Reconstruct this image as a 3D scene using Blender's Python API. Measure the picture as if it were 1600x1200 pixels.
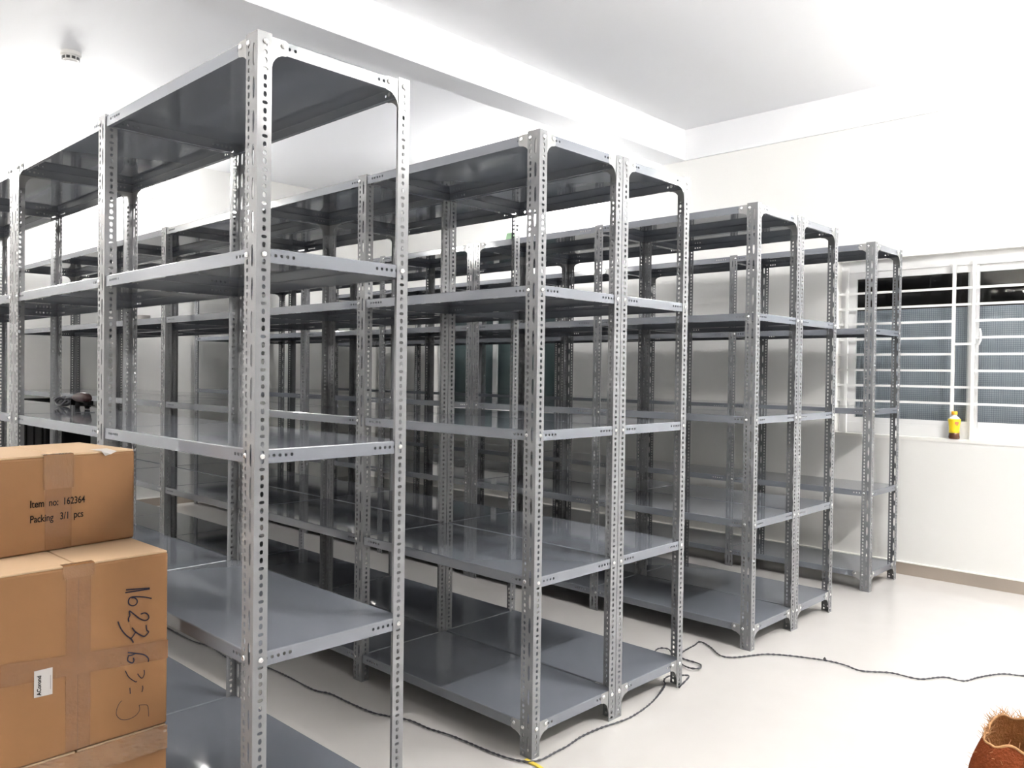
import bpy, math, random
from mathutils import Vector, Matrix

# ------------------------------------------------------------------ clear
for o in list(bpy.data.objects):
    bpy.data.objects.remove(o, do_unlink=True)
SC = bpy.context.scene
COL = SC.collection
random.seed(7)

# ------------------------------------------------------------------ camera
YAW, PIT, ROL, FPX = 0.7634, -0.0147, 0.0128, 1277.36
fw = Vector((-math.sin(YAW) * math.cos(PIT), math.cos(YAW) * math.cos(PIT), math.sin(PIT)))
rt = Vector((math.cos(YAW), math.sin(YAW), 0))
up = rt.cross(fw)
r2 = rt * math.cos(ROL) + up * math.sin(ROL)
u2 = -rt * math.sin(ROL) + up * math.cos(ROL)
cam = bpy.data.objects.new('camera', bpy.data.cameras.new('camera'))
COL.objects.link(cam)
cam.data.sensor_width = 36.0
cam.data.lens = FPX / 1600 * 36.0
cam.data.clip_start = 0.02
M = Matrix((r2, u2, -fw)).transposed().to_4x4()
M.translation = Vector((1.7913, -0.985, 1.2946))
cam.matrix_world = M
SC.camera = cam

# ------------------------------------------------------------------ world (night outside), exposure
w = bpy.data.worlds.new('night')
SC.world = w
w.use_nodes = True
w.node_tree.nodes['Background'].inputs[0].default_value = (0.02, 0.024, 0.03, 1)
w.node_tree.nodes['Background'].inputs[1].default_value = 0.3
SC.view_settings.view_transform = 'Standard'
SC.view_settings.look = 'None'
SC.view_settings.gamma = 1
SC.view_settings.use_curve_mapping = False
SC.view_settings.exposure = 2.2
TUBE_POWER = 72.0        # emission of the fluorescent tubes on the left and window walls
TUBE_POWER_RIGHT = 185.0 # emission of the tube on the right wall, set stronger

# ------------------------------------------------------------------ room size (metres)
XL, XR, YB, YF, ZC = -5.87, 2.44, 4.67, -2.1, 3.23
WIN = ((-0.51, 1.19, 0.905, 2.085), (-4.78, -3.08, 0.905, 2.085))


# ------------------------------------------------------------------ materials
def mat(name, rgb, rough=0.5, metal=0.0, spec=0.5, coat=0.0, bump=0.0, bscale=60.0, var=0.0, vscale=3.0):
    m = bpy.data.materials.new(name)
    m.use_nodes = True
    nt = m.node_tree
    b = nt.nodes['Principled BSDF']
    b.inputs['Base Color'].default_value = (*rgb, 1)
    b.inputs['Roughness'].default_value = rough
    b.inputs['Metallic'].default_value = metal
    b.inputs['Specular IOR Level'].default_value = spec
    b.inputs['Coat Weight'].default_value = coat
    b.inputs['Coat Roughness'].default_value = 0.06
    tc = nt.nodes.new('ShaderNodeTexCoord')
    if var:
        n = nt.nodes.new('ShaderNodeTexNoise')
        n.inputs['Scale'].default_value = vscale
        n.inputs['Detail'].default_value = 6
        nt.links.new(tc.outputs['Object'], n.inputs['Vector'])
        mx = nt.nodes.new('ShaderNodeMix')
        mx.data_type = 'RGBA'
        mx.inputs['A'].default_value = (*[c * (1 - var) for c in rgb], 1)
        mx.inputs['B'].default_value = (*[min(1, c * (1 + var)) for c in rgb], 1)
        nt.links.new(n.outputs['Fac'], mx.inputs['Factor'])
        nt.links.new(mx.outputs['Result'], b.inputs['Base Color'])
    if bump:
        n2 = nt.nodes.new('ShaderNodeTexNoise')
        n2.inputs['Scale'].default_value = bscale
        n2.inputs['Detail'].default_value = 3
        nt.links.new(tc.outputs['Object'], n2.inputs['Vector'])
        bp = nt.nodes.new('ShaderNodeBump')
        bp.inputs['Strength'].default_value = bump
        bp.inputs['Distance'].default_value = 0.01
        nt.links.new(n2.outputs['Fac'], bp.inputs['Height'])
        nt.links.new(bp.outputs['Normal'], b.inputs['Normal'])
    return m


def emit(name, rgb, strength):
    m = bpy.data.materials.new(name)
    m.use_nodes = True
    nt = m.node_tree
    nt.nodes.clear()
    e = nt.nodes.new('ShaderNodeEmission')
    e.inputs[0].default_value = (*rgb, 1)
    e.inputs[1].default_value = strength
    o = nt.nodes.new('ShaderNodeOutputMaterial')
    nt.links.new(e.outputs[0], o.inputs[0])
    return m


def glass(name, tint, refl_rough=0.02):
    m = bpy.data.materials.new(name)
    m.use_nodes = True
    nt = m.node_tree
    nt.nodes.clear()
    t = nt.nodes.new('ShaderNodeBsdfTransparent')
    t.inputs[0].default_value = (*tint, 1)
    g = nt.nodes.new('ShaderNodeBsdfGlossy')
    g.inputs['Roughness'].default_value = refl_rough
    f = nt.nodes.new('ShaderNodeFresnel')
    f.inputs[0].default_value = 1.5
    mx = nt.nodes.new('ShaderNodeMixShader')
    o = nt.nodes.new('ShaderNodeOutputMaterial')
    gm = nt.nodes.new('ShaderNodeNewGeometry')
    inv = nt.nodes.new('ShaderNodeMath')
    inv.operation = 'SUBTRACT'
    inv.inputs[0].default_value = 1.0
    nt.links.new(gm.outputs['Backfacing'], inv.inputs[1])
    mul = nt.nodes.new('ShaderNodeMath')
    mul.operation = 'MULTIPLY'
    nt.links.new(f.outputs[0], mul.inputs[0])
    nt.links.new(inv.outputs[0], mul.inputs[1])
    nt.links.new(mul.outputs[0], mx.inputs[0])
    nt.links.new(t.outputs[0], mx.inputs[1])
    nt.links.new(g.outputs[0], mx.inputs[2])
    nt.links.new(mx.outputs[0], o.inputs[0])
    return m


MT = dict(
    rack=mat('grey_enamel', (0.166, 0.178, 0.204), 0.06, spec=0.5, coat=0.25, bump=0.012, bscale=7),
    post=mat('grey_enamel_angle', (0.188, 0.193, 0.202), 0.18, spec=0.6, bump=0.03, bscale=30),
    zinc=mat('pale_gusset_steel', (0.26, 0.263, 0.262), 0.3, metal=0.2),
    bolt=mat('bright_zinc', (0.75, 0.76, 0.77), 0.22, metal=0.9),
    wall=mat('cream_wall_paint', (0.79, 0.785, 0.765), 0.6, bump=0.04, bscale=40),
    white=mat('white_paint', (0.89, 0.893, 0.91), 0.6, bump=0.03, bscale=40),
    skirt=mat('beige_skirting_tile', (0.36, 0.305, 0.26), 0.25, var=0.06),
    lit_edge=mat('lit_edge_strip', (0.88, 0.86, 0.82), 0.5),  # light caught by the skirting's top edge, put into a pale colour
    alu=mat('white_aluminium', (0.82, 0.82, 0.82), 0.35),
    grille=mat('white_enamel_bar', (0.86, 0.86, 0.85), 0.35),
    sill=mat('white_sill_stone', (0.84, 0.83, 0.80), 0.3),
    sheet=mat('grey_sheet', (0.55, 0.58, 0.64), 0.6, var=0.12, vscale=2.2),
    refl_sheet=mat('reflected_blue_grey', (0.36, 0.40, 0.42), 0.5, var=0.3, vscale=2.5),  # reflections in the far window's glass, painted on an added sheet
    wire=mat('dark_screen_wire', (0.22, 0.24, 0.28), 0.5),
    night=mat('dark_brown_backing', (0.10, 0.075, 0.06), 0.8, var=0.6, vscale=2.5),
    glass=glass('clear_glass', (0.93, 0.95, 0.95)),
    dglass=glass('dark_glass', (0.75, 0.80, 0.80)),
    card=mat('brown_cardboard', (0.205, 0.100, 0.040), 0.6, spec=0.3, var=0.10, vscale=4, bump=0.06, bscale=25),
    cardtop=mat('lit_top_cardboard', (0.40, 0.28, 0.18), 0.65, spec=0.3, var=0.08, vscale=6),  # top flaps coloured paler for the light falling on them
    tape=mat('brown_packing_tape', (0.165, 0.076, 0.030), 0.25, spec=0.6, bump=0.2, bscale=35),
    seam=mat('cardboard_seam', (0.10, 0.05, 0.022), 0.8),
    ctape=mat('clear_crinkled_tape', (0.195, 0.096, 0.040), 0.15, spec=0.7, coat=0.4, bump=0.2, bscale=22),
    ink=mat('black_print', (0.006, 0.005, 0.004), 0.8, spec=0.1),
    pen=mat('blue_black_marker', (0.012, 0.010, 0.020), 0.7, spec=0.2),
    label=mat('white_label_paper', (0.42, 0.40, 0.39), 0.6),
    cord=mat('black_cord', (0.045, 0.045, 0.055), 0.45),
    yellow=mat('yellow_plastic', (0.72, 0.55, 0.06), 0.4),
    black=mat('black_plastic', (0.004, 0.004, 0.0045), 0.8, spec=0.1),
    red=mat('dark_red_plastic', (0.028, 0.006, 0.006), 0.4),
    jute=mat('rust_brown_sacking', (0.16, 0.038, 0.012), 0.9, spec=0.1, var=0.35, vscale=40, bump=0.6, bscale=120),
    jute2=mat('tan_sacking', (0.33, 0.15, 0.058), 0.9, spec=0.1, var=0.3, vscale=30, bump=0.6, bscale=120),
    fray=mat('pale_fray', (0.40, 0.22, 0.105), 0.9, spec=0.1),
    bcap=mat('orange_cap', (0.90, 0.42, 0.03), 0.35),
    blab=mat('yellow_sleeve', (0.85, 0.62, 0.02), 0.35),
    bmark=mat('red_patch', (0.65, 0.20, 0.10), 0.5),
    bclear=mat('clear_plastic', (0.80, 0.78, 0.76), 0.12, spec=0.7),
    bdark=mat('dark_cola', (0.09, 0.03, 0.012), 0.12, spec=0.7),
    green=mat('green_plastic', (0.30, 0.50, 0.30), 0.5),
    sensor=mat('white_sensor_plastic', (0.80, 0.79, 0.77), 0.4),
    vent=mat('dark_vent', (0.05, 0.05, 0.05), 0.5),
    tube=emit('tube_glow', (1.0, 0.985, 0.955), TUBE_POWER),
    tube_warm=emit('tube_glow_warm', (1.0, 0.955, 0.90), 88.0),
    tube_right=emit('tube_glow_right', (1.0, 0.99, 0.965), TUBE_POWER_RIGHT),
)


def floor_material():
    m = mat('polished_cream_floor_tile', (0.70, 0.665, 0.625), 0.12, spec=0.5)
    nt = m.node_tree
    b = nt.nodes['Principled BSDF']
    tc = nt.nodes.new('ShaderNodeTexCoord')
    n = nt.nodes.new('ShaderNodeTexNoise')
    n.inputs['Scale'].default_value = 5
    n.inputs['Detail'].default_value = 8
    nt.links.new(tc.outputs['Object'], n.inputs['Vector'])
    cr = nt.nodes.new('ShaderNodeMix')
    cr.data_type = 'RGBA'
    cr.inputs['A'].default_value = (0.545, 0.525, 0.505, 1)
    cr.inputs['B'].default_value = (0.59, 0.572, 0.553, 1)
    nt.links.new(n.outputs['Fac'], cr.inputs['Factor'])
    nt.links.new(cr.outputs['Result'], b.inputs['Base Color'])
    return m


MT['floor'] = floor_material()


# ------------------------------------------------------------------ mesh builder
class MB:
    def __init__(s):
        s.v, s.f, s.mi = [], [], []

    def face(s, pts, mi=0):
        i = len(s.v)
        s.v += [tuple(p) for p in pts]
        s.f.append(tuple(range(i, i + len(pts))))
        s.mi.append(mi)

    def idx(s, verts, faces, mi=0):
        i = len(s.v)
        s.v += [tuple(p) for p in verts]
        for f in faces:
            s.f.append(tuple(i + k for k in f))
            s.mi.append(mi)

    def box(s, x0, x1, y0, y1, z0, z1, mi=0):
        v = [(x, y, z) for x in (x0, x1) for y in (y0, y1) for z in (z0, z1)]
        s.idx(v, [(0, 1, 3, 2), (4, 6, 7, 5), (0, 4, 5, 1), (2, 3, 7, 6), (0, 2, 6, 4), (1, 5, 7, 3)], mi)

    def tube(s, pts, r, n=8, mi=0, closed=False, caps=True):
        pts = [Vector(p) for p in pts]
        rings = []
        prev = None
        for k, p in enumerate(pts):
            a = pts[(k - 1) % len(pts)] if (closed or k > 0) else p
            b = pts[(k + 1) % len(pts)] if (closed or k < len(pts) - 1) else p
            t = (b - a).normalized() if (b - a).length > 1e-9 else Vector((0, 0, 1))
            if prev is None:
                q = Vector((0, 0, 1)) if abs(t.z) < 0.9 else Vector((1, 0, 0))
                prev = t.cross(q).normalized()
            nrm = (prev - t * prev.dot(t)).normalized()
            prev = nrm
            bn = t.cross(nrm)
            rr = r[k] if isinstance(r, (list, tuple)) else r
            rings.append([p + (nrm * math.cos(2 * math.pi * j / n) + bn * math.sin(2 * math.pi * j / n)) * rr for j in range(n)])
        vs = [v for rg in rings for v in rg]
        fs = []
        m = len(rings)
        for k in range(m if closed else m - 1):
            k2 = (k + 1) % m
            for j in range(n):
                j2 = (j + 1) % n
                fs.append((k * n + j, k * n + j2, k2 * n + j2, k2 * n + j))
        if caps and not closed:
            fs.append(tuple(range(n - 1, -1, -1)))
            fs.append(tuple((m - 1) * n + j for j in range(n)))
        s.idx(vs, fs, mi)

    def lathe(s, prof, n=24, c=(0, 0, 0), mi=0, mis=None):
        vs = [(c[0] + r * math.cos(2 * math.pi * j / n), c[1] + r * math.sin(2 * math.pi * j / n), c[2] + z) for r, z in prof for j in range(n)]
        base = len(s.v)
        s.v += vs
        for k in range(len(prof) - 1):
            for j in range(n):
                j2 = (j + 1) % n
                s.f.append((base + k * n + j, base + k * n + j2, base + (k + 1) * n + j2, base + (k + 1) * n + j))
                s.mi.append(mis[k] if mis else mi)
        s.f.append(tuple(base + j for j in range(n - 1, -1, -1)))
        s.mi.append(mis[0] if mis else mi)
        s.f.append(tuple(base + (len(prof) - 1) * n + j for j in range(n)))
        s.mi.append(mis[-1] if mis else mi)

    def plate(s, fn, u0, u1, v0, v1, t, holes=(), mi=0):
        """flat plate of thickness t in (u, v), with 8-sided holes (uc, vc, hu, hv, half_cell)"""
        vd, vs, fs = {}, [], []

        def V(u, v, w):
            k = (round(u, 6), round(v, 6), w)
            if k not in vd:
                vd[k] = len(vs)
                vs.append(fn(u, v, t if w else 0.0))
            return vd[k]

        def both(poly):
            fs.append([V(u, v, 0) for u, v in poly])
            fs.append([V(u, v, 1) for u, v in reversed(poly)])

        def wall(poly, flip=False):
            for k in range(len(poly)):
                a, b = poly[k], poly[(k + 1) % len(poly)]
                q = [V(*b, 0), V(*a, 0), V(*a, 1), V(*b, 1)]
                fs.append(q[::-1] if flip else q)

        border_b, border_t = [(u0, v0)], [(u0, v1)]
        cur, curmid = u0, None
        for (uc, vc, hu, hv, cu) in sorted(holes):
            a, b = uc - cu, uc + cu
            if a > cur + 1e-6:
                poly = [(cur, v0), (a, v0), (a, vc), (a, v1), (cur, v1)]
                if curmid is not None:
                    poly.append((cur, curmid))
                both(poly)
                border_b.append((a, v0))
                border_t.append((a, v1))
            c8 = 0.76
            hole = [(uc - hu * c8, vc - hv * c8), (uc, vc - hv), (uc + hu * c8, vc - hv * c8), (uc + hu, vc),
                    (uc + hu * c8, vc + hv * c8), (uc, vc + hv), (uc - hu * c8, vc + hv * c8), (uc - hu, vc)]
            ring = [(a, v0), (uc, v0), (b, v0), (b, vc), (b, v1), (uc, v1), (a, v1), (a, vc)]
            for k in range(8):
                k2 = (k + 1) % 8
                both([ring[k], ring[k2], hole[k2], hole[k]])
            wall(hole, True)
            border_b += [(uc, v0), (b, v0)]
            border_t += [(uc, v1), (b, v1)]
            cur, curmid = b, vc
        if u1 > cur + 1e-6:
            poly = [(cur, v0), (u1, v0), (u1, v1), (cur, v1)]
            if curmid is not None:
                poly.append((cur, curmid))
            both(poly)
            border_b.append((u1, v0))
            border_t.append((u1, v1))
        wall(border_b + border_t[::-1])
        s.idx(vs, fs, mi)

    def prism(s, fn, poly, t, mi=0):
        n = len(poly)
        vs = [fn(u, v, 0) for u, v in poly] + [fn(u, v, t) for u, v in poly]
        fs = [tuple(range(n)), tuple(range(2 * n - 1, n - 1, -1))]
        for k in range(n):
            k2 = (k + 1) % n
            fs.append((k2, k, n + k, n + k2))
        s.idx(vs, fs, mi)

    def mesh(s, name, mats, smooth=False, fix=False):
        me = bpy.data.meshes.new(name)
        me.from_pydata(s.v, [], s.f)
        for m in mats if isinstance(mats, (list, tuple)) else [mats]:
            me.materials.append(m)
        me.polygons.foreach_set('material_index', s.mi)
        if fix:
            import bmesh
            bm = bmesh.new()
            bm.from_mesh(me)
            bmesh.ops.recalc_face_normals(bm, faces=bm.faces)
            bm.to_mesh(me)
            bm.free()
        if smooth:
            me.polygons.foreach_set('use_smooth', [True] * len(me.polygons))
        me.update()
        return me


def link(name, me, parent=None, loc=(0, 0, 0), rotz=0.0):
    o = bpy.data.objects.new(name, me)
    COL.objects.link(o)
    o.location = loc
    o.rotation_euler = (0, 0, rotz)
    if parent:
        o.parent = parent
    return o


def tag(o, label=None, cat=None, group=None, kind=None):
    for k, v in (('label', label), ('category', cat), ('group', group), ('kind', kind)):
        if v:
            o[k] = v
    return o


def empty(name, loc, rotz=0.0):
    o = bpy.data.objects.new(name, None)
    o.empty_display_size = 0.1
    COL.objects.link(o)
    o.location = loc
    o.rotation_euler = (0, 0, rotz)
    return o


def build(name, mb, mats, parent=None, smooth=False, fix=False, loc=(0, 0, 0), rotz=0.0):
    return link(name, mb.mesh(name, mats, smooth, fix), parent, loc, rotz)


# ------------------------------------------------------------------ the room
T = 0.2
mb = MB(); mb.box(XL - T, XR + T, YF - T, YB + T, -0.1, 0)
tag(build('floor', mb, MT['floor']), 'glossy cream tiled floor', kind='structure')
mb = MB(); mb.box(XL - T, XR + T, YF - T, YB + T, ZC, ZC + 0.15)
tag(build('ceiling', mb, MT['white']), 'plain white ceiling', kind='structure')
mb = MB()
xs = [XL - T]
for (a, b, c, d) in sorted(WIN):
    mb.box(xs[-1], a, YB, YB + T, 0, ZC)
    mb.box(a, b, YB, YB + T, 0, c)
    mb.box(a, b, YB, YB + T, d, ZC)
    xs.append(b)
mb.box(xs[-1], XR + T, YB, YB + T, 0, ZC)
tag(build('wall_back', mb, MT['wall']), 'cream wall with the windows', kind='structure')
mb = MB(); mb.box(XL - T, XL, YF, YB, 0, ZC)
tag(build('wall_left', mb, MT['wall']), 'cream end wall behind the rows of racks', kind='structure')
mb = MB(); mb.box(XR, XR + T, YF, YB, 0, ZC)
tag(build('wall_right', mb, MT['wall']), 'cream wall', kind='structure')
mb = MB(); mb.box(XL - T, XR + T, YF - T, YF, 0, ZC)
tag(build('wall_front', mb, MT['wall']), 'cream wall', kind='structure')
mb = MB(); mb.box(-1.95, -1.735, YF, YB, 2.99, ZC)
tag(build('trim_1', mb, MT['white']), 'white ceiling beam running to the window wall', kind='structure')
mb = MB(); mb.box(XL, -1.95, YB - 0.02, YB, 2.99, ZC); mb.box(-1.735, XR, YB - 0.02, YB, 2.99, ZC)
tag(build('trim_2', mb, MT['white']), 'white band along the top of the window wall', kind='structure')


def skirting(name, along_x, a, b, c, sgn, label):
    root = None
    mbs = MB(); mt_ = MB()
    if along_x:
        mbs.box(a, b, c - 0.010, c, 0, 0.078); mt_.box(a, b, c - 0.013, c, 0.078, 0.086)
    else:
        mbs.box(c, c + 0.010, a, b, 0, 0.078); mt_.box(c, c + 0.013, a, b, 0.078, 0.086)
    root = tag(build(name, mbs, MT['skirt']), label, kind='structure')
    build('top_strip', mt_, MT['lit_edge'], root)


skirting('baseboard_back', True, XL + 0.013, XR, YB, -1, 'beige skirting tile under the window wall')
skirting('baseboard_left', False, YF, YB, XL, 1, 'beige skirting tile along the left wall')


# ------------------------------------------------------------------ windows
def window(n, x0, x1, z0, z1, covered):
    mb = MB()
    yo = YB + 0.075
    fwid = 0.075
    mb.box(x0, x1, yo, yo + 0.07, z0, z0 + fwid)
    mb.box(x0, x1, yo, yo + 0.07, z1 - fwid, z1)
    mb.box(x0, x0 + 0.045, yo, yo + 0.07, z0 + fwid, z1 - fwid)
    mb.box(x1 - 0.045, x1, yo, yo + 0.07, z0 + fwid, z1 - fwid)
    root = tag(build('window_%d' % n, mb, MT['alu']), 'white sliding window behind white grille bars' if covered else 'dark glazed window on the far wall behind the racks', kind='structure')
    mb = MB(); mb.box(x0, x1, YB - 0.006, yo, z0 - 0.02, z0 + 0.001)
    build('sill', mb, MT['sill'], root)
    # two sliding sashes
    xm = (x0 + x1) / 2 - 0.025
    for k, (a, b) in enumerate(((x0 + 0.045, xm + 0.035), (xm - 0.035, x1 - 0.045))):
        y = yo + 0.012 + 0.022 * k
        za, zb, e = z0 + 0.05, z1 - 0.06, 0.06
        s = MB()
        s.box(a, b, y, y + 0.02, za, za + e); s.box(a, b, y, y + 0.02, zb - e, zb)
        s.box(a, a + 0.055, y, y + 0.02, za + e, zb - e); s.box(b - 0.055, b, y, y + 0.02, za + e, zb - e)
        so = build('sash', s, MT['alu'], root)
        g = MB(); g.box(a + 0.055, b - 0.055, y + 0.008, y + 0.012, za + e, zb - e)
        build('pane', g, MT['glass'] if covered else MT['dglass'], so)
    if not covered:
        s = MB(); s.box(x0 + 0.03, x1 - 0.03, yo + 0.085, yo + 0.09, z0 + 0.02, z1 - 0.02)
        build('reflection_sheet', s, MT['refl_sheet'], root)['label'] = 'added blue grey sheet imitating reflections in the glass'
        return
    if covered:
        s = MB(); s.box(x0 + 0.03, x1 - 0.03, yo + 0.085, yo + 0.09, z0 + 0.02, 1.75)
        build('grey_sheet', s, MT['sheet'], root)['label'] = 'grey sheet behind the lower part of the glass'
        s = MB()
        yy = yo + 0.080
        x = x0 + 0.05
        while x < x1 - 0.05:
            s.box(x, x + 0.0014, yy, yy + 0.002, z0 + 0.06, 1.75); x += 0.0125
        z = z0 + 0.06
        while z < 1.75:
            s.box(x0 + 0.05, x1 - 0.05, yy - 0.002, yy, z, z + 0.0014); z += 0.0125
        so = build('screen_mesh', s, MT['wire'], root); so['kind'] = 'stuff'
    # burglar bars
    yb = YB + 0.03
    ups = [x0 + 0.055, x0 + 0.73, x0 + 0.845, x1 - 0.055]
    for x in ups:
        s = MB(); s.box(x - 0.009, x + 0.009, yb, yb + 0.018, z0, z1 - 0.045)
        build('grille_bar', s, MT['grille'], root)
    k = 0
    z = 1.13
    while z < 1.9:
        segs = [(x0, ups[1]), (ups[2], x1)] if 1 < k < 6 else [(x0, x1)]
        for a, b in segs:
            s = MB(); s.box(a, b, yb + 0.004, yb + 0.016, z - 0.0075, z + 0.0075)
            build('grille_bar', s, MT['grille'], root)
        z += 0.1045; k += 1
    s = MB(); s.box(ups[1], ups[2], yb + 0.002, yb + 0.014, 1.50, 1.515)
    build('latch_bar', s, MT['grille'], root)
    s = MB()
    s.tube([(ups[2] + 0.015, yb - 0.002, 1.50), (ups[2] + 0.035, yb - 0.012, 1.505), (ups[2] + 0.045, yb - 0.014, 1.53), (ups[2] + 0.045, yb - 0.014, 1.57), (ups[2] + 0.038, yb - 0.010, 1.60)], 0.007, 8)
    build('latch_handle', s, MT['grille'], root, smooth=True)


window(1, *WIN[0], True)
window(2, *WIN[1], False)
mb = MB(); mb.box(XL - 1, XR + 2, 6.2, 6.3, -0.1, 4.5)  # added backing that makes the view outside dark and brownish
tag(build('wall_backing', mb, MT['night']), 'dark brownish backing added outside the windows', kind='structure')


# ------------------------------------------------------------------ wall tube lights (the room is lit at night)
def tube_light(loc, axis, out, label, length=1.2, glow='tube'):
    """batten on a wall; axis = unit vector along the tube, out = unit vector away from the wall"""
    ax, ou = Vector(axis), Vector(out)
    root = empty('tube_light', loc)
    tag(root, label, 'lamp', 'fluorescent tubes on the walls')
    h = length / 2

    def bx(a0, a1, o0, o1, z0, z1):
        m = MB()
        vs = [ax * a + ou * o + Vector((0, 0, z)) for a in (a0, a1) for o in (o0, o1) for z in (z0, z1)]
        m.idx(vs, [(0, 1, 3, 2), (4, 6, 7, 5), (0, 4, 5, 1), (2, 3, 7, 6), (0, 2, 6, 4), (1, 5, 7, 3)])
        return m
    build('batten', bx(-h - 0.02, h + 0.02, 0, 0.03, -0.02, 0.02), MT['sensor'], root, fix=True)
    for s in (-1, 1):
        build('end_cap', bx(s * h - 0.015, s * h + 0.015, 0.03, 0.08, -0.018, 0.018), MT['sensor'], root, fix=True)
    m = MB()
    m.tube([ax * (-h + 0.015) + ou * 0.058, ax * (h - 0.015) + ou * 0.058], 0.014, 10)
    build('glowing_tube', m, MT[glow], root, smooth=True)


for y, lb in ((2.05, 'tube light high on the right wall'),):
    tube_light((XR, y, 2.94), (0, 1, 0), (-1, 0, 0), lb, glow='tube_right')
tube_light((XL, 1.55, 2.86), (0, 1, 0), (1, 0, 0), 'tube light high on the left end wall beyond the racks')
tube_light((XL, -0.9, 2.86), (0, 1, 0), (1, 0, 0), 'tube light on the left end wall nearest the front')
tube_light((-3.0, YB, 2.80), (1, 0, 0), (0, -1, 0), 'tube light on the window wall above the far window')
tube_light((-0.8, YF, 2.45), (1, 0, 0), (0, 1, 0), 'warm tube light on the front wall behind the camera', glow='tube_warm')
tube_light((1.3, YB, 2.80), (1, 0, 0), (0, -1, 0), 'tube light on the window wall right of the near window')


# ------------------------------------------------------------------ slotted-angle racks
H, D, L = 2.1, 0.461, 0.957
FX, FY, TK = 0.055, 0.038, 0.002
LEVELS = (0.115, 0.607, 1.10, 1.586, 2.094)
INS = 0.0042


def y_holes():
    out = []
    k = 0
    z = 0.012
    while z < H - 0.012:
        hu, hv = ((0.0043, 0.0074), (0.0070, 0.0048), (0.0055, 0.0050), (0.0070, 0.0048))[k % 4]
        out.append((z, 0.0205, hu, hv, 0.0098))
        z += 0.02; k += 1
    return out


def x_holes_round():
    out = []
    k = 0
    z = 0.012
    while z < H - 0.012:
        out.append((z, 0.0415, 0.0072 if k % 2 else 0.0056, 0.0048, 0.0098))
        z += 0.02; k += 1
    return out


def x_holes_slot():
    out = []
    z = 0.046
    while z < H - 0.04:
        out.append((z, 0.0185, 0.0275, 0.0052, 0.0385))
        z += 0.08
    return out


def post_mesh(sx, sy):
    m = MB()
    # u = height, v = distance from the corner along the flange
    m.plate(lambda u, v, t: (sx * v, sy * t, u), 0, H, 0.0, 0.030, TK, x_holes_slot())
    m.plate(lambda u, v, t: (sx * v, sy * t, u), 0, H, 0.030, FX, TK, x_holes_round())
    m.plate(lambda u, v, t: (sx * t, sy * v, u), 0, H, TK, FY, TK, y_holes())
    return m.mesh('post', MT['post'], fix=True)


POST = {(sx, sy): post_mesh(sx, sy) for sx in (-1, 1) for sy in (-1, 1)}


def lip_holes(n):
    hs = []
    for k in range(5):
        c = 0.033 + 0.0165 * k
        hs += [(c, -0.0165, 0.0042, 0.0042, 0.008), (n - c, -0.0165, 0.0042, 0.0042, 0.008)]
    return hs


def shelf_mesh():
    lx, ly = L - 0.006, D - 2 * INS
    ch, hgt = 0.003, 0.035
    m = MB()
    # top sheet (with a rolled edge)
    x0, x1, y0, y1 = -lx / 2, lx / 2, -ly / 2, ly / 2
    m.box(x0 + ch, x1 - ch, y0 + ch, y1 - ch, -0.0012, 0)
    c1 = 0.0009
    rings = []
    for o, z in ((ch, 0), (c1, -c1), (0, -ch)):
        rings.append([(x0 + o, y0 + o, z), (x1 - o, y0 + o, z), (x1 - o, y1 - o, z), (x0 + o, y1 - o, z)])
    for a, b in zip(rings, rings[1:]):
        for k in range(4):
            k2 = (k + 1) % 4
            m.face([b[k], b[k2], a[k2], a[k]])
    # four lips with bolt holes
    m.plate(lambda u, v, t: (x0 + u, y0 + t, v), 0, lx, -hgt, -ch, 0.0012, lip_holes(lx))
    m.plate(lambda u, v, t: (x1 - u, y1 - t, v), 0, lx, -hgt, -ch, 0.0012, lip_holes(lx))
    m.plate(lambda u, v, t: (x1 - t, y0 + u, v), 0, ly, -hgt, -ch, 0.0012, lip_holes(ly))
    m.plate(lambda u, v, t: (x0 + t, y1 - u, v), 0, ly, -hgt, -ch, 0.0012, lip_holes(ly))
    # return flanges below
    rf = 0.013
    m.box(x0 + 0.0013, x1 - 0.0013, y0 + 0.0013, y0 + rf, -hgt, -hgt + 0.0012)
    m.box(x0 + 0.0013, x1 - 0.0013, y1 - rf, y1 - 0.0013, -hgt, -hgt + 0.0012)
    m.box(x0 + 0.0013, x0 + rf, y0 + rf, y1 - rf, -hgt, -hgt + 0.0012)
    m.box(x1 - rf, x1 - 0.0013, y0 + rf, y1 - rf, -hgt, -hgt + 0.0012)
    return m.mesh('shelf', MT['rack'], fix=True)


SHELF = shelf_mesh()


def gusset_poly(ex, ez, lip):
    p = [(0.002, 0), (ex - 0.008, 0), (ex - 0.002, -0.004), (ex, -0.010), (ex, -lip + 0.008), (ex - 0.004, -lip - 0.001)]
    cx, cz = ex - 0.008, -ez
    rx, rz = ex - 0.008 - 0.044, ez - lip - 0.003
    for k in range(7):
        a = math.pi / 2 * k / 6
        p.append((cx - rx * math.sin(a), cz + rz * math.cos(a)))
    p.append((0.002, -ez))
    return p


def gusset_mesh(sx, sy, face):
    m = MB()
    if face == 'x':
        m.prism(lambda u, v, t: (sx * u, sy * (0.0022 + t), v), gusset_poly(0.100, 0.085, 0.034), 0.0016)
    else:
        p = [(u * 0.83 if u > 0.05 else u * 0.86, v) for u, v in gusset_poly(0.100, 0.085, 0.034)]
        m.prism(lambda u, v, t: (sx * (0.0022 + t), sy * u, v), p, 0.0016)
    return m.mesh('gusset_plate', MT['zinc'], fix=True)


GUSS = {(sx, sy, f): gusset_mesh(sx, sy, f) for sx in (-1, 1) for sy in (-1, 1) for f in 'xy'}


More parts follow.
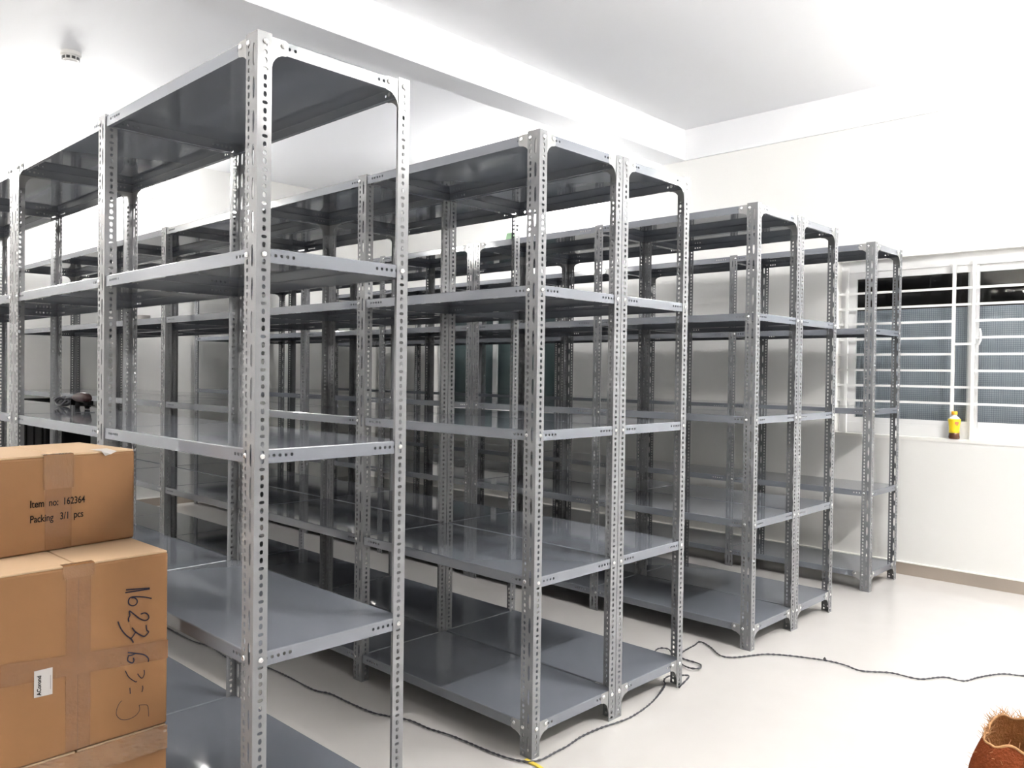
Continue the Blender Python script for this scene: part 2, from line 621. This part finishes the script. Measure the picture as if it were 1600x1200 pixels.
def bolt_geo(m, p, axis):
    """low pan-head bolt standing out along axis"""
    a = Vector(axis)
    m.tube([Vector(p) - a * 0.004, Vector(p) + a * 0.0025, Vector(p) + a * 0.0045, Vector(p) + a * 0.0052], [0.0068, 0.0072, 0.0055, 0.002], 10)


def bolts_mesh(mn, mf, skip):
    m = MB()
    for z in LEVELS:
        zz = z - 0.0165
        for x, sx in ((0, -1), (-2 * L, 1)):
            for y, sy in ((0, 1), (D, -1)):
                ends = z in (LEVELS[0], LEVELS[-1])
                if ('near' if sy > 0 else 'far') not in skip:
                    bolt_geo(m, (x + sx * 0.0415, y, zz), (0, -sy, 0))
                    if ends:
                        bolt_geo(m, (x + sx * 0.085, y + sy * 0.0022, z - 0.014), (0, -sy, 0))
                if ('right' if sx < 0 else 'left') not in skip:
                    bolt_geo(m, (x, y + sy * 0.0205, zz), (-sx, 0, 0))
                    if ends:
                        bolt_geo(m, (x + sx * 0.0022, y + sy * 0.070, z - 0.014), (-sx, 0, 0))
        if 'near' not in skip:
            bolt_geo(m, (-L + mn * 0.0415, 0, zz), (0, -1, 0))
        if 'far' not in skip:
            bolt_geo(m, (-L + mf * 0.0415, D, zz), (0, 1, 0))
    return m.mesh('bolts', MT['bolt'], smooth=False, fix=True)


BOLTS = {}


def bolts_for(mn, mf, skip):
    key = (mn, mf, skip)
    if key not in BOLTS:
        BOLTS[key] = bolts_mesh(mn, mf, skip)
    return BOLTS[key]


def make_rack(mn, mf):
    """one unit of two bays: six posts, ten shelves; origin at floor, middle of the footprint"""
    root = empty('rack_unit', (0, 0, 0))
    ox, oy = L, -D / 2        # from right-near-corner coordinates to the root's

    def put(name, me, x, y, z=0.0):
        return link(name, me, root, (x + ox, y + oy, z))
    for x, dn, df in ((0, -1, -1), (-L, mn, mf), (-2 * L, 1, 1)):
        put('post', POST[(dn, 1)], x, 0)
        put('post', POST[(df, -1)], x, D)
    for z in LEVELS:
        put('shelf', SHELF, -L / 2, D / 2, z)
        put('shelf', SHELF, -1.5 * L, D / 2, z)
    for z in (LEVELS[0], LEVELS[-1]):
        for x, sx in ((0, -1), (-2 * L, 1)):
            for y, sy in ((0, 1), (D, -1)):
                for f in 'xy':
                    put('gusset_plate', GUSS[(sx, sy, f)], x, y, z)
    b = put('bolts', bolts_for(mn, mf, ()), 0, 0)
    b['kind'] = 'stuff'
    return root


def copy_tree(o):
    c = o.copy()
    COL.objects.link(c)
    for ch in list(o.children):
        d = ch.copy()
        COL.objects.link(d)
        d.parent = c
    return c


PROTO = {}


def rack(x, y, mn, mf, label, group, skip=()):
    key = (mn, mf)
    if key not in PROTO:
        o = PROTO[key] = make_rack(mn, mf)
    else:
        o = copy_tree(PROTO[key])
    o.location = (x - L, y + D / 2, 0)
    for ch in o.children:          # no bolt heads where a neighbouring unit stands back to back
        if ch.name.startswith('bolts'):
            ch.data = bolts_for(mn, mf, tuple(skip))
    tag(o, label, 'rack', group)
    return o


G = 0.004
STEP = 2 * L + G
WHERE = ('end unit facing the open floor', 'middle unit', 'unit nearest the left end wall')
rack(0, 0, -1, 1, 'tall grey steel rack nearest the camera, beside the stacked cartons', 'racks in the single front row', ('left',))
rack(-STEP, 0, -1, 1, 'grey steel rack behind the cartons, second along the front row', 'racks in the single front row', ('right',))
for row, (x0, y0, mm, name) in enumerate(((-0.0233, 1.0295, -1, 'first double row, where the black cord wraps a post'), (-0.0242, 2.5501, 1, 'second double row, nearer the windows'))):
    grp = 'racks in the ' + name.split(',')[0]
    for side in (0, 1):
        for k in range(3):
            lb = 'grey steel rack, %s, %s half of the %s' % (WHERE[k], ('near', 'far')[side], name.split(',')[0])
            sk = ['near' if side else 'far'] + (['left'] if k < 2 else []) + (['right'] if k else [])
            rack(x0 - k * STEP, y0 + side * (D + 0.003), mm, mm, lb, grp, sk)
for k in range(3):
    rack(-0.0273 - k * STEP, 4.0328, 1, 1, 'grey steel rack, %s, single row standing along the window wall' % WHERE[k], 'racks along the window wall', (['left'] if k < 2 else []) + (['right'] if k else []))


# ------------------------------------------------------------------ cardboard cartons
def carton(px, py, theta, z0, z1, width, depth, label):
    """root at the carton's base; local +x runs from the far right edge towards the near left one, local -y is the front face"""
    t = math.radians(theta)
    d = Vector((math.sin(t), -math.cos(t), 0))
    root = empty('carton', (px, py, z0))
    root.rotation_euler = (0, 0, math.atan2(d.y, d.x))
    tag(root, label, 'box', 'cardboard cartons stacked by the front rack')
    h = z1 - z0
    m = MB()
    c = 0.006
    # body with softened edges: local y grows towards the back?  front face lies at y = 0, body behind it
    S = -1.0
    x0, x1, y0, y1 = 0, width, S * depth, 0
    m.box(x0, x1, y0 + 0.0, y1, 0, h - 0.004)
    me = m.mesh('body', MT['card'])
    b = link('body', me, root)
    bv = b.modifiers.new('bevel', 'BEVEL'); bv.width = c; bv.segments = 3; bv.limit_method = 'ANGLE'
    # the two top flaps, meeting in the middle
    for a, q in ((x0, width / 2 - 0.001), (width / 2 + 0.001, x1)):
        f = MB(); f.box(a + 0.002, q, y0 + 0.003, y1 - 0.002, h - 0.005, h)
        fo = build('flap', f, MT['cardtop'], root)
        bv = fo.modifiers.new('bevel', 'BEVEL'); bv.width = 0.0015; bv.segments = 2
    return root, h, depth


def strip(root, name, u0, u1, z0, z1, m, off=0.0006, bend=0.0):
    s = MB()
    s.box(u0, u1, 0.0001, off, z0, z1)
    return build(name, s, MT[m], root)


def crinkle(root, name, u0, u1, z0, z1, m, top_h=None, top_depth=0.05, amp=0.0003):
    """crinkled packing tape on the front face; with top_h it also folds over the top edge"""
    rnd = random.Random(name + str(u0))
    s = MB()
    nu, nv = 34, 10
    V = []
    for j in range(nv + 1):
        row = []
        for i in range(nu + 1):
            u = u0 + (u1 - u0) * i / nu
            z = z0 + (z1 - z0) * j / nv
            row.append((u, 0.0005 + rnd.random() * amp, z))
        V.append(row)
    if top_h is not None:
        for q in range(1, 5):
            row = []
            for i in range(nu + 1):
                u = u0 + (u1 - u0) * i / nu
                row.append((u, -top_depth * q / 4, top_h + 0.0005 + rnd.random() * amp))
            V.append(row)
    for j in range(len(V) - 1):
        for i in range(nu):
            s.face([V[j][i], V[j][i + 1], V[j + 1][i + 1], V[j + 1][i]])
    return build(name, s, MT[m], root, smooth=False)


def print_text(root, body, u_left, z, size, sx, matname, rot=0.0, name='printed_text', adv=None):
    """flat lettering on the front face; reads from near left (large u) to far right (small u)"""
    cu = bpy.data.curves.new(name, 'FONT')
    cu.body = body
    cu.size = size
    cu.extrude = 0.0003
    cu.offset = 0.00025
    if adv:
        cu.space_word = adv
    tmp = bpy.data.objects.new(name, cu)
    COL.objects.link(tmp)
    bpy.context.view_layer.update()
    me = bpy.data.meshes.new_from_object(tmp.evaluated_get(bpy.context.evaluated_depsgraph_get()))
    bpy.data.objects.remove(tmp)
    ca, sa = math.cos(rot), math.sin(rot)
    for v in me.vertices:
        a, b = v.co.x * sx, v.co.y
        a, b = a * ca - b * sa, a * sa + b * ca
        v.co = (u_left - a, 0.0008 + v.co.z, z + b)
    me.materials.clear()
    me.materials.append(MT[matname])
    return link(name, me, root)


# top carton
c1, h1, _ = carton(-0.454, -0.100, 7.4, 0.837, 1.075, 0.385, 0.30, 'upper cardboard carton with printed item number and packing lines')
crinkle(c1, 'clear_tape', 0.160, 0.232, h1 - 0.085, h1 - 0.001, 'ctape', h1, 0.02)
strip(c1, 'brown_tape', 0.165, 0.228, 0.004, h1 - 0.085, 'tape')
z = -0.837
print_text(c1, 'Item  no:  162364', 0.2640, 0.9492 + z, 0.0250, 0.735, 'ink', rot=-0.012)
print_text(c1, 'Packing   3/1  pcs', 0.2640, 0.9125 + z, 0.0250, 0.735, 'ink', rot=-0.006)
s = MB()
s.idx([(0.082, 0.004, h1 - 0.012), (0.092, 0.003, h1 + 0.001), (0.058, 0.003, h1 + 0.001), (0.050, 0.002, h1 - 0.002), (0.07, 0.010, h1 - 0.008),
       (0.095, -0.05, h1 + 0.002), (0.05, -0.05, h1 + 0.002)], [(0, 4, 1), (4, 3, 2), (4, 2, 1), (1, 2, 6, 5)])
build('torn_tape_end', s, MT['label'], c1)
# middle carton
c2, h2, _ = carton(-0.242, -0.100, 1.3, 0.4015, 0.836, 0.425, 0.42, 'middle cardboard carton with handwritten marker figures and a white label')
strip(c2, 'brown_tape', 0.184, 0.238, 0.004, h2 - 0.030, 'tape')
strip(c2, 'flap_seam', 0.2112, 0.2120, 0.004, h2 - 0.035, 'seam', 0.0009)
crinkle(c2, 'clear_tape', 0.176, 0.245, h2 - 0.030, h2 - 0.001, 'ctape', h2, 0.02)
s = MB()
s.idx([(0.0, 0.0012, 0.565 - 0.4015), (0.424, 0.0012, 0.595 - 0.4015), (0.424, 0.0012, 0.646 - 0.4015), (0.0, 0.0012, 0.612 - 0.4015)], [(0, 1, 2, 3)])
build('brown_tape', s, MT['tape'], c2)
s = MB()
zz = -0.4015
lc = [(0.3040, 0.0016, 0.5505 + zz), (0.3040, 0.0016, 0.6105 + zz), (0.2660, 0.0016, 0.6105 + zz), (0.2660, 0.0016, 0.5495 + zz)]
s.idx(lc + [(a, 0.0006, b) for a, _, b in lc], [(0, 1, 2, 3), (0, 4, 5, 1), (1, 5, 6, 2), (2, 6, 7, 3), (3, 7, 4, 0)])
lab = build('white_label', s, MT['label'], c2, fix=True)
tx = print_text(c2, 'ACorond', 0.2900, 0.5535 + zz, 0.0118, 0.98, 'ink', rot=math.pi / 2, name='label_text')
tx.parent = lab
for v in tx.data.vertices:
    v.co.y += 0.0012
s = MB(); s.box(0.2700, 0.2706, 0.0016, 0.0019, 0.562 + zz, 0.594 + zz)
build('label_line', s, MT['ink'], lab)
STROKES = [[(.0464, .7501), (.1041, .7564)], [(.0464, .7479), (.1055, .7498)],
           [(.0417, .7233), (.0628, .7311), (.0894, .7363), (.0975, .7304), (.0966, .7204), (.0878, .7144), (.079, .7168), (.077, .7248), (.0829, .7326), (.0909, .7342)],
           [(.0685, .69), (.058, .6908), (.0499, .6836), (.0489, .6752), (.0579, .672), (.0714, .68), (.0848, .6934), (.0956, .7032), (.0944, .6931), (.0979, .6842), (.0964, .6773)],
           [(.0549, .6604), (.0533, .6473), (.0487, .6417), (.0577, .6332), (.0658, .6365), (.0807, .649), (.089, .6614)],
           [(.0801, .6488), (.0888, .6373), (.0932, .6354)], [(.1224, .6836), (.1151, .6642), (.1035, .6467), (.0903, .6332), (.0858, .6237)],
           [(.0492, .5673), (.0492, .5764), (.0604, .5883), (.0798, .5961), (.0989, .6032)], [(.0988, .5949), (.09, .5942), (.0798, .5961)],
           [(.0979, .5931), (.0987, .5829), (.0885, .5749), (.0841, .5792), (.0856, .5871)],
           [(.0593, .5502), (.0586, .5394), (.0639, .5311), (.0705, .5371), (.075, .5452)], [(.1044, .5599), (.0956, .5417), (.0799, .5264), (.077, .5277)],
           [(.0629, .5123), (.062, .5054), (.0643, .497)], [(.0934, .5156), (.0924, .5004)],
           [(.0474, .4312), (.0484, .4513), (.0527, .4617), (.0707, .4664)],
           [(.0707, .4664), (.07, .4532), (.0803, .4427), (.0979, .4396), (.1139, .4445), (.124, .4574), (.1241, .4708), (.1184, .484), (.1118, .4895)]]


def smooth_path(pts, n=5):
    out = []
    P = [Vector(p) for p in pts]
    for k in range(len(P) - 1):
        p0, p1, p2, p3 = P[max(k - 1, 0)], P[k], P[k + 1], P[min(k + 2, len(P) - 1)]
        for j in range(n):
            t = j / n
            out.append(0.5 * ((2 * p1) + (p2 - p0) * t + (2 * p0 - 5 * p1 + 4 * p2 - p3) * t * t + (3 * p1 - p0 - 3 * p2 + p3) * t ** 3))
    out.append(P[-1])
    return out


FIGURES = ((0, 1), (2,), (3,), (4, 5, 6), (7, 8, 9), (10, 11), (12, 13), (14, 15))
figs = [MB() for _ in FIGURES]
for k, st in enumerate(STROKES):
    s = figs[[i for i, g in enumerate(FIGURES) if k in g][0]]
    rad = 0.0016 if k < 10 else (0.0011 if k < 14 else 0.0007)
    pts = smooth_path([(u, 0.0012, z + zz) for u, z in st], 4)
    for p in pts:
        p.y = 0.0016
    side = [Vector((0, 0, 0))] * len(pts)
    Lr, Rr = [], []
    for i, p in enumerate(pts):
        tdir = pts[min(i + 1, len(pts) - 1)] - pts[max(i - 1, 0)]
        nn = Vector((-tdir.z, 0, tdir.x))
        nn = nn.normalized() * rad if nn.length > 1e-9 else Vector((rad, 0, 0))
        Lr.append(p + nn); Rr.append(p - nn)
    for i in range(len(pts) - 1):
        s.face([Lr[i], Lr[i + 1], Rr[i + 1], Rr[i]])
for s in figs:
    build('handwritten_figure', s, MT['pen'], c2)
# bottom carton
c3, h3, _ = carton(-0.243, -0.100, 1.3, 0.0, 0.400, 0.425, 0.42, 'bottom cardboard carton with shiny crinkled tape along its top edge')
crinkle(c3, 'clear_tape', 0.0, 0.37, h3 - 0.062, h3 - 0.003, 'ctape', amp=0.003)
strip(c3, 'brown_tape', 0.184, 0.238, 0.004, h3 - 0.062, 'tape')


# ------------------------------------------------------------------ black cord on the floor
def twisted(name, pts, label, pitch=0.05, r=0.0022):
    P = smooth_path(pts, 8)
    seg = [P[0]]
    for p in P[1:]:
        if (p - seg[-1]).length > 0.011:
            seg.append(p)
    m = MB()
    for ph in (0, math.pi):
        q = []
        dist = 0
        for i, p in enumerate(seg):
            t = (seg[min(i + 1, len(seg) - 1)] - seg[max(i - 1, 0)]).normalized()
            nn = t.cross(Vector((0, 0, 1))).normalized()
            b = nn.cross(t)
            if i:
                dist += (p - seg[i - 1]).length
            a = 2 * math.pi * dist / pitch + ph
            q.append(p + nn * math.cos(a) * r + b * math.sin(a) * r)
        m.tube(q, r, 6)
    o = build(name, m, MT['cord'], smooth=True)
    return tag(o, label, 'cord', 'cords on the floor')


z = 0.006
A_ = [(-3.2, .70), (-2.7, .74), (-2.188, .756), (-1.947, .758), (-1.8, .781), (-1.616, .765), (-1.485, .787), (-1.376, .832), (-1.206, .839), (-1.035, .837), (-.957, .861), (-.831, .864),
      (-.699, .872), (-.629, .894), (-.54, .929), (-.437, .934), (-.354, .952), (-.277, .958), (-.171, .963), (-.09, .973), (-.02, 1.000), (0.004, 1.045), (.003, 1.121), (.002, 1.186),
      (-.010, 1.276), (-.006, 1.375), (.008, 1.456), (.017, 1.535), (.003, 1.666), (-.030, 1.795), (-.07, 1.90)]
twisted('cord', [(x, y, z) for x, y in A_] + [(-.098, 1.935, .010), (-.094, 1.972, .018), (-.045, 1.978, .032), (0.002, 1.968, .045), (.008, 1.93, .035), (-.004, 1.90, .012)],
        'twisted black cord running under the front racks to the corner post')
B_ = [(-.30, 2.15, z), (-.337, 2.233, z), (-.337, 2.273, z), (-.29, 2.27, .012), (-.235, 2.22, z), (-.15, 2.16, z), (-.09, 2.13, .012), (-.06, 2.16, .012), (-.10, 2.22, z), (-.195, 2.228, z), (-.235, 2.30, z), (-.247, 2.423, z), (-.255, 2.49, z),
      (-.179, 2.454, z), (-.089, 2.385, z), (-.035, 2.404, z), (.014, 2.491, z), (.058, 2.561, z), (.153, 2.622, z), (.282, 2.671, z), (.366, 2.677, z), (.444, 2.656, z), (.542, 2.724, z), (.619, 2.729, z), (.666, 2.745, z),
      (.727, 2.839, z), (.799, 2.85, z), (.835, 2.95, z), (.894, 3.064, z), (.969, 3.108, z), (1.06, 3.19, z), (1.2, 3.25, z), (1.45, 3.42, z)]
twisted('cord', B_, 'black cord crossing the open cream floor towards the windows')

# small yellow strip at the foot of the corner post
m = MB()
pts = smooth_path([(-.035, 1.014, .004), (-.015, 1.009, .005), (.012, 1.009, .005), (.045, 1.004, .004), (.07, .995, .004)], 5)
vs = []
for i, p in enumerate(pts):
    t = (pts[min(i + 1, len(pts) - 1)] - pts[max(i - 1, 0)]).normalized()
    nn = t.cross(Vector((0, 0, 1))).normalized() * 0.0065
    vs.append([p - nn + Vector((0, 0, -.003)), p + nn + Vector((0, 0, -.003)), p + nn + Vector((0, 0, .0015)), p - nn + Vector((0, 0, .0015))])
for a, b in zip(vs, vs[1:]):
    for k in range(4):
        m.face([a[k], a[(k + 1) % 4], b[(k + 1) % 4], b[k]])
m.face(vs[0][::-1]); m.face(vs[-1])
tag(build('yellow_strip', m, MT['yellow'], fix=True), 'short yellow plastic strip on the floor at the corner post', 'strip')

# small screw left on the floor
m = MB()
m.lathe([(0.006, 0), (0.007, 0.0015), (0.007, 0.004), (0.0035, 0.005), (0.003, 0.009), (0.001, 0.010)], 10, (0.265, 2.70, 0))
tag(build('screw', m, MT['vent'], smooth=False), 'tiny dark screw standing on the floor beyond the cord', 'screw')


# ------------------------------------------------------------------ bottle on the sill
root = empty('bottle', (0.243, YB + 0.012, 0.906))
tag(root, 'small soft drink bottle with yellow sleeve and orange cap on window sill', 'bottle')
m = MB(); m.lathe([(0.026, 0), (0.032, 0.004), (0.033, 0.012), (0.030, 0.030), (0.030, 0.042)], 24)
build('bottle_base', m, MT['bdark'], root, smooth=True)['label'] = 'dark drink showing at the base'
m = MB(); m.lathe([(0.0302, 0.040), (0.0300, 0.058), (0.0310, 0.080), (0.0345, 0.105), (0.0370, 0.122), (0.0355, 0.128)], 24)
slv = build('sleeve', m, MT['blab'], root, smooth=True)
m = MB()
for (a0, a1, z0, z1) in ((-70, -30, 0.094, 0.112), (-55, -40, 0.086, 0.094)):
    for k in range(6):
        b0, b1 = [math.radians(a0 + (a1 - a0) * (k + q) / 6) for q in (0, 1)]
        r0, r1 = 0.0338, 0.0364
        m.face([(r0 * math.cos(b0), r0 * math.sin(b0), z0), (r0 * math.cos(b1), r0 * math.sin(b1), z0), (r1 * math.cos(b1), r1 * math.sin(b1), z1), (r1 * math.cos(b0), r1 * math.sin(b0), z1)])
build('sleeve_patch', m, MT['bmark'], slv)
m = MB(); m.lathe([(0.0352, 0.127), (0.028, 0.135), (0.016, 0.146), (0.0125, 0.152), (0.0125, 0.158)], 24)
build('neck', m, MT['bclear'], root, smooth=True)
m = MB(); m.lathe([(0.0165, 0.155), (0.0175, 0.158), (0.0175, 0.173), (0.0160, 0.176)], 24)
build('cap', m, MT['bcap'], root)

# ------------------------------------------------------------------ ceiling sensor
root = empty('ceiling_sensor', (-3.70, 0.78, ZC - 0.06))
tag(root, 'small white sensor with dark vents on the ceiling left of the beam', 'sensor')
m = MB(); m.lathe([(0.058, 0.060), (0.060, 0.050), (0.060, 0.038), (0.045, 0.030)][::-1], 24)
build('base', m, MT['sensor'], root)
m = MB(); m.lathe([(0.030, 0.0), (0.044, 0.006), (0.048, 0.018), (0.048, 0.032)], 24)
build('dome', m, MT['sensor'], root)
for k in range(10):
    a = 2 * math.pi * k / 10
    m = MB()
    c_, s_ = math.cos(a), math.sin(a)
    P = [(0.049, -0.010, 0.012), (0.049, 0.010, 0.012), (0.050, 0.010, 0.028), (0.050, -0.010, 0.028), (0.044, -0.010, 0.012), (0.044, 0.010, 0.012), (0.044, 0.010, 0.028), (0.044, -0.010, 0.028)]
    P = [(x * c_ - y * s_, x * s_ + y * c_, z_) for x, y, z_ in P]
    m.idx(P, [(0, 1, 2, 3), (7, 6, 5, 4), (0, 4, 5, 1), (3, 2, 6, 7), (0, 3, 7, 4), (1, 5, 6, 2)])
    build('vent_slot', m, MT['vent'], root)

# ------------------------------------------------------------------ things on the racks behind
# black crate on a lower shelf at the far left of the first double row
root = empty('black_crate', (-5.40, 1.235, 0.608))
tag(root, 'black crate on a lower shelf behind the cartons, seen through the front rack', 'crate')
m = MB(); m.box(-0.28, 0.28, -0.165, 0.165, 0, 0.39)
b = build('crate_body', m, MT['black'], root)
bv = b.modifiers.new('bevel', 'BEVEL'); bv.width = 0.012; bv.segments = 2
m = MB(); m.box(-0.293, 0.293, -0.178, 0.178, 0.375, 0.42)
b = build('lid', m, MT['black'], root)
bv = b.modifiers.new('bevel', 'BEVEL'); bv.width = 0.008; bv.segments = 2
for x in (-0.2, 0, 0.2):
    m = MB(); m.box(x - 0.03, x + 0.03, -0.178, -0.160, 0.02, 0.37)
    build('rib', m, MT['black'], root)

# power tool with its cord
root = empty('power_tool', (-2.30, 0.37, 1.101))
root.scale = (0.55, 0.55, 0.55)
tag(root, 'dark red power tool with coiled cord on a middle shelf of the front row', 'tool')
m = MB()
m.tube([(-0.10, 0, 0.085), (-0.06, 0, 0.088), (0.0, 0, 0.090), (0.10, 0, 0.092), (0.19, 0, 0.090), (0.24, 0, 0.086)], [0.020, 0.030, 0.038, 0.044, 0.042, 0.026], 16)
build('body', m, MT['red'], root, smooth=True)
m = MB()
m.tube([(0.20, 0, 0.075), (0.205, 0, 0.05), (0.205, 0, 0.030)], [0.030, 0.030, 0.020], 14)
m.tube([(0.205, 0, 0.030), (0.205, 0, 0.024)], [0.058, 0.058], 20)
m.tube([(0.205, 0, 0.024), (0.205, 0, 0.001)], [0.022, 0.018], 12)
build('grinding_head', m, MT['black'], root, smooth=False)
m = MB()
m.tube([(0.0, 0.0, 0.05), (-0.02, 0.0, 0.02), (-0.03, 0, 0.003)], [0.022, 0.020, 0.018], 12)
build('rear_handle', m, MT['black'], root, smooth=True)
m = MB()
pts = [(-0.10, 0, 0.085), (-0.16, -0.005, 0.083), (-0.24, -0.01, 0.078), (-0.31, -0.01, 0.068)]
for k in range(34):
    a = math.pi * 0.5 + k * 2 * math.pi / 11
    pts.append((-0.36 + 0.10 * math.cos(a), -0.01 + 0.03 * math.sin(k * 0.7), 0.047 + 0.038 * math.sin(a)))
m.tube(smooth_path(pts, 4), 0.010, 7)
build('cord', m, MT['cord'], root, smooth=True)

# small white tape roll and green tag on rack tops
m = MB()
m.lathe([(0.020, 0), (0.040, 0), (0.040, 0.045), (0.020, 0.045)], 24, (-3.62, 1.20, 1.587))
tag(build('tape_roll', m, MT['label'], smooth=False), 'small white roll lying on the second rack shelf from the top', 'roll')
m = MB()
m.idx([(-1.68, 2.57, 2.095), (-1.62, 2.57, 2.095), (-1.62, 2.60, 2.095), (-1.68, 2.60, 2.095), (-1.675, 2.575, 2.135), (-1.625, 2.575, 2.130), (-1.63, 2.59, 2.137), (-1.67, 2.59, 2.132)],
      [(3, 2, 1, 0), (0, 1, 5, 4), (1, 2, 6, 5), (2, 3, 7, 6), (3, 0, 4, 7), (4, 5, 6, 7)])
tag(build('green_packet', m, MT['green']), 'tiny green packet lying on top of the second double row', 'packet')


# ------------------------------------------------------------------ open sack in the right corner
def sack():
    root = empty('sack', (1.245, 1.905, 0), YAW)
    tag(root, 'rust brown open sack with frayed tan rim standing on the floor', 'sack')
    N = 96
    rnd = random.Random(3)

    def rim(a):
        # the far side stands a little higher than the near one
        far = 0.5 + 0.5 * math.sin(a)
        return 0.178 + 0.045 * far + 0.010 * math.sin(3 * a + 2.2) + 0.006 * math.sin(7 * a) + 0.003 * math.sin(13 * a + 2)

    def pt(a, q, shrink=1.0):
        lump = 1 + 0.05 * math.sin(4 * a + 0.6) + 0.03 * math.sin(9 * a)
        f = 1.0 + 0.30 * math.sin(math.pi * min(1.0, (1 - q) * 0.75)) - 0.10 * (1 - q) ** 3
        return (0.150 * math.cos(a) * lump * f * shrink, 0.092 * math.sin(a) * lump * f * shrink, rim(a) * q)
    K = 14
    ang = [2 * math.pi * j / N for j in range(N)]
    m = MB()
    rows = [[pt(a, k / K) for a in ang] for k in range(K + 1)]
    for k in range(K):
        for j in range(N):
            j2 = (j + 1) % N
            m.face([rows[k][j], rows[k][j2], rows[k + 1][j2], rows[k + 1][j]])
    m.face(rows[0][::-1])
    build('outer_cloth', m, MT['jute'], root, smooth=True)
    m = MB()
    inner = []
    for k in range(K + 1):
        q = 1 - k / K
        inner.append([(x, y, max(0.012, z_ - 0.001)) for x, y, z_ in (pt(a, q, 0.955) for a in ang)])
    for k in range(K):
        for j in range(N):
            j2 = (j + 1) % N
            m.face([inner[k][j], inner[k][j2], inner[k + 1][j2], inner[k + 1][j]])
    m.face(inner[-1])
    build('inner_cloth', m, MT['jute2'], root, smooth=True)
    m = MB()
    m.tube([(x * 0.978, y * 0.978, z_) for x, y, z_ in rows[K]], 0.0042, 6, closed=True)
    build('rim_hem', m, MT['fray'], root, smooth=True)
    m = MB()
    for k in range(420):
        a = rnd.uniform(0, 2 * math.pi)
        if math.sin(a) < 0 and rnd.random() < 0.75:
            continue
        p0 = Vector(pt(a, 1, 0.978)) - Vector((0, 0, 0.002))
        ln = rnd.uniform(0.008, 0.030)
        d = Vector((rnd.uniform(-0.012, 0.012), rnd.uniform(-0.006, 0.012), 0))
        m.tube([p0, p0 + d + Vector((0, 0, ln * 0.6)), p0 + d * 2 + Vector((0, 0, ln))], [0.0010, 0.0008, 0.0005], 4, caps=False)
    for k in range(110):
        a = rnd.uniform(0, 2 * math.pi)
        p0 = Vector(pt(a, rnd.uniform(0.15, 0.95)))
        d = Vector((math.cos(a + rnd.uniform(-.6, .6)), math.sin(a + rnd.uniform(-.6, .6)), rnd.uniform(-0.2, 0.9))) * rnd.uniform(0.008, 0.022)
        m.tube([p0, p0 + d * 0.6, p0 + d], [0.0007, 0.0006, 0.0004], 4, caps=False)
    o = build('frayed_threads', m, MT['fray'], root, smooth=True)
    o['kind'] = 'stuff'


sack()
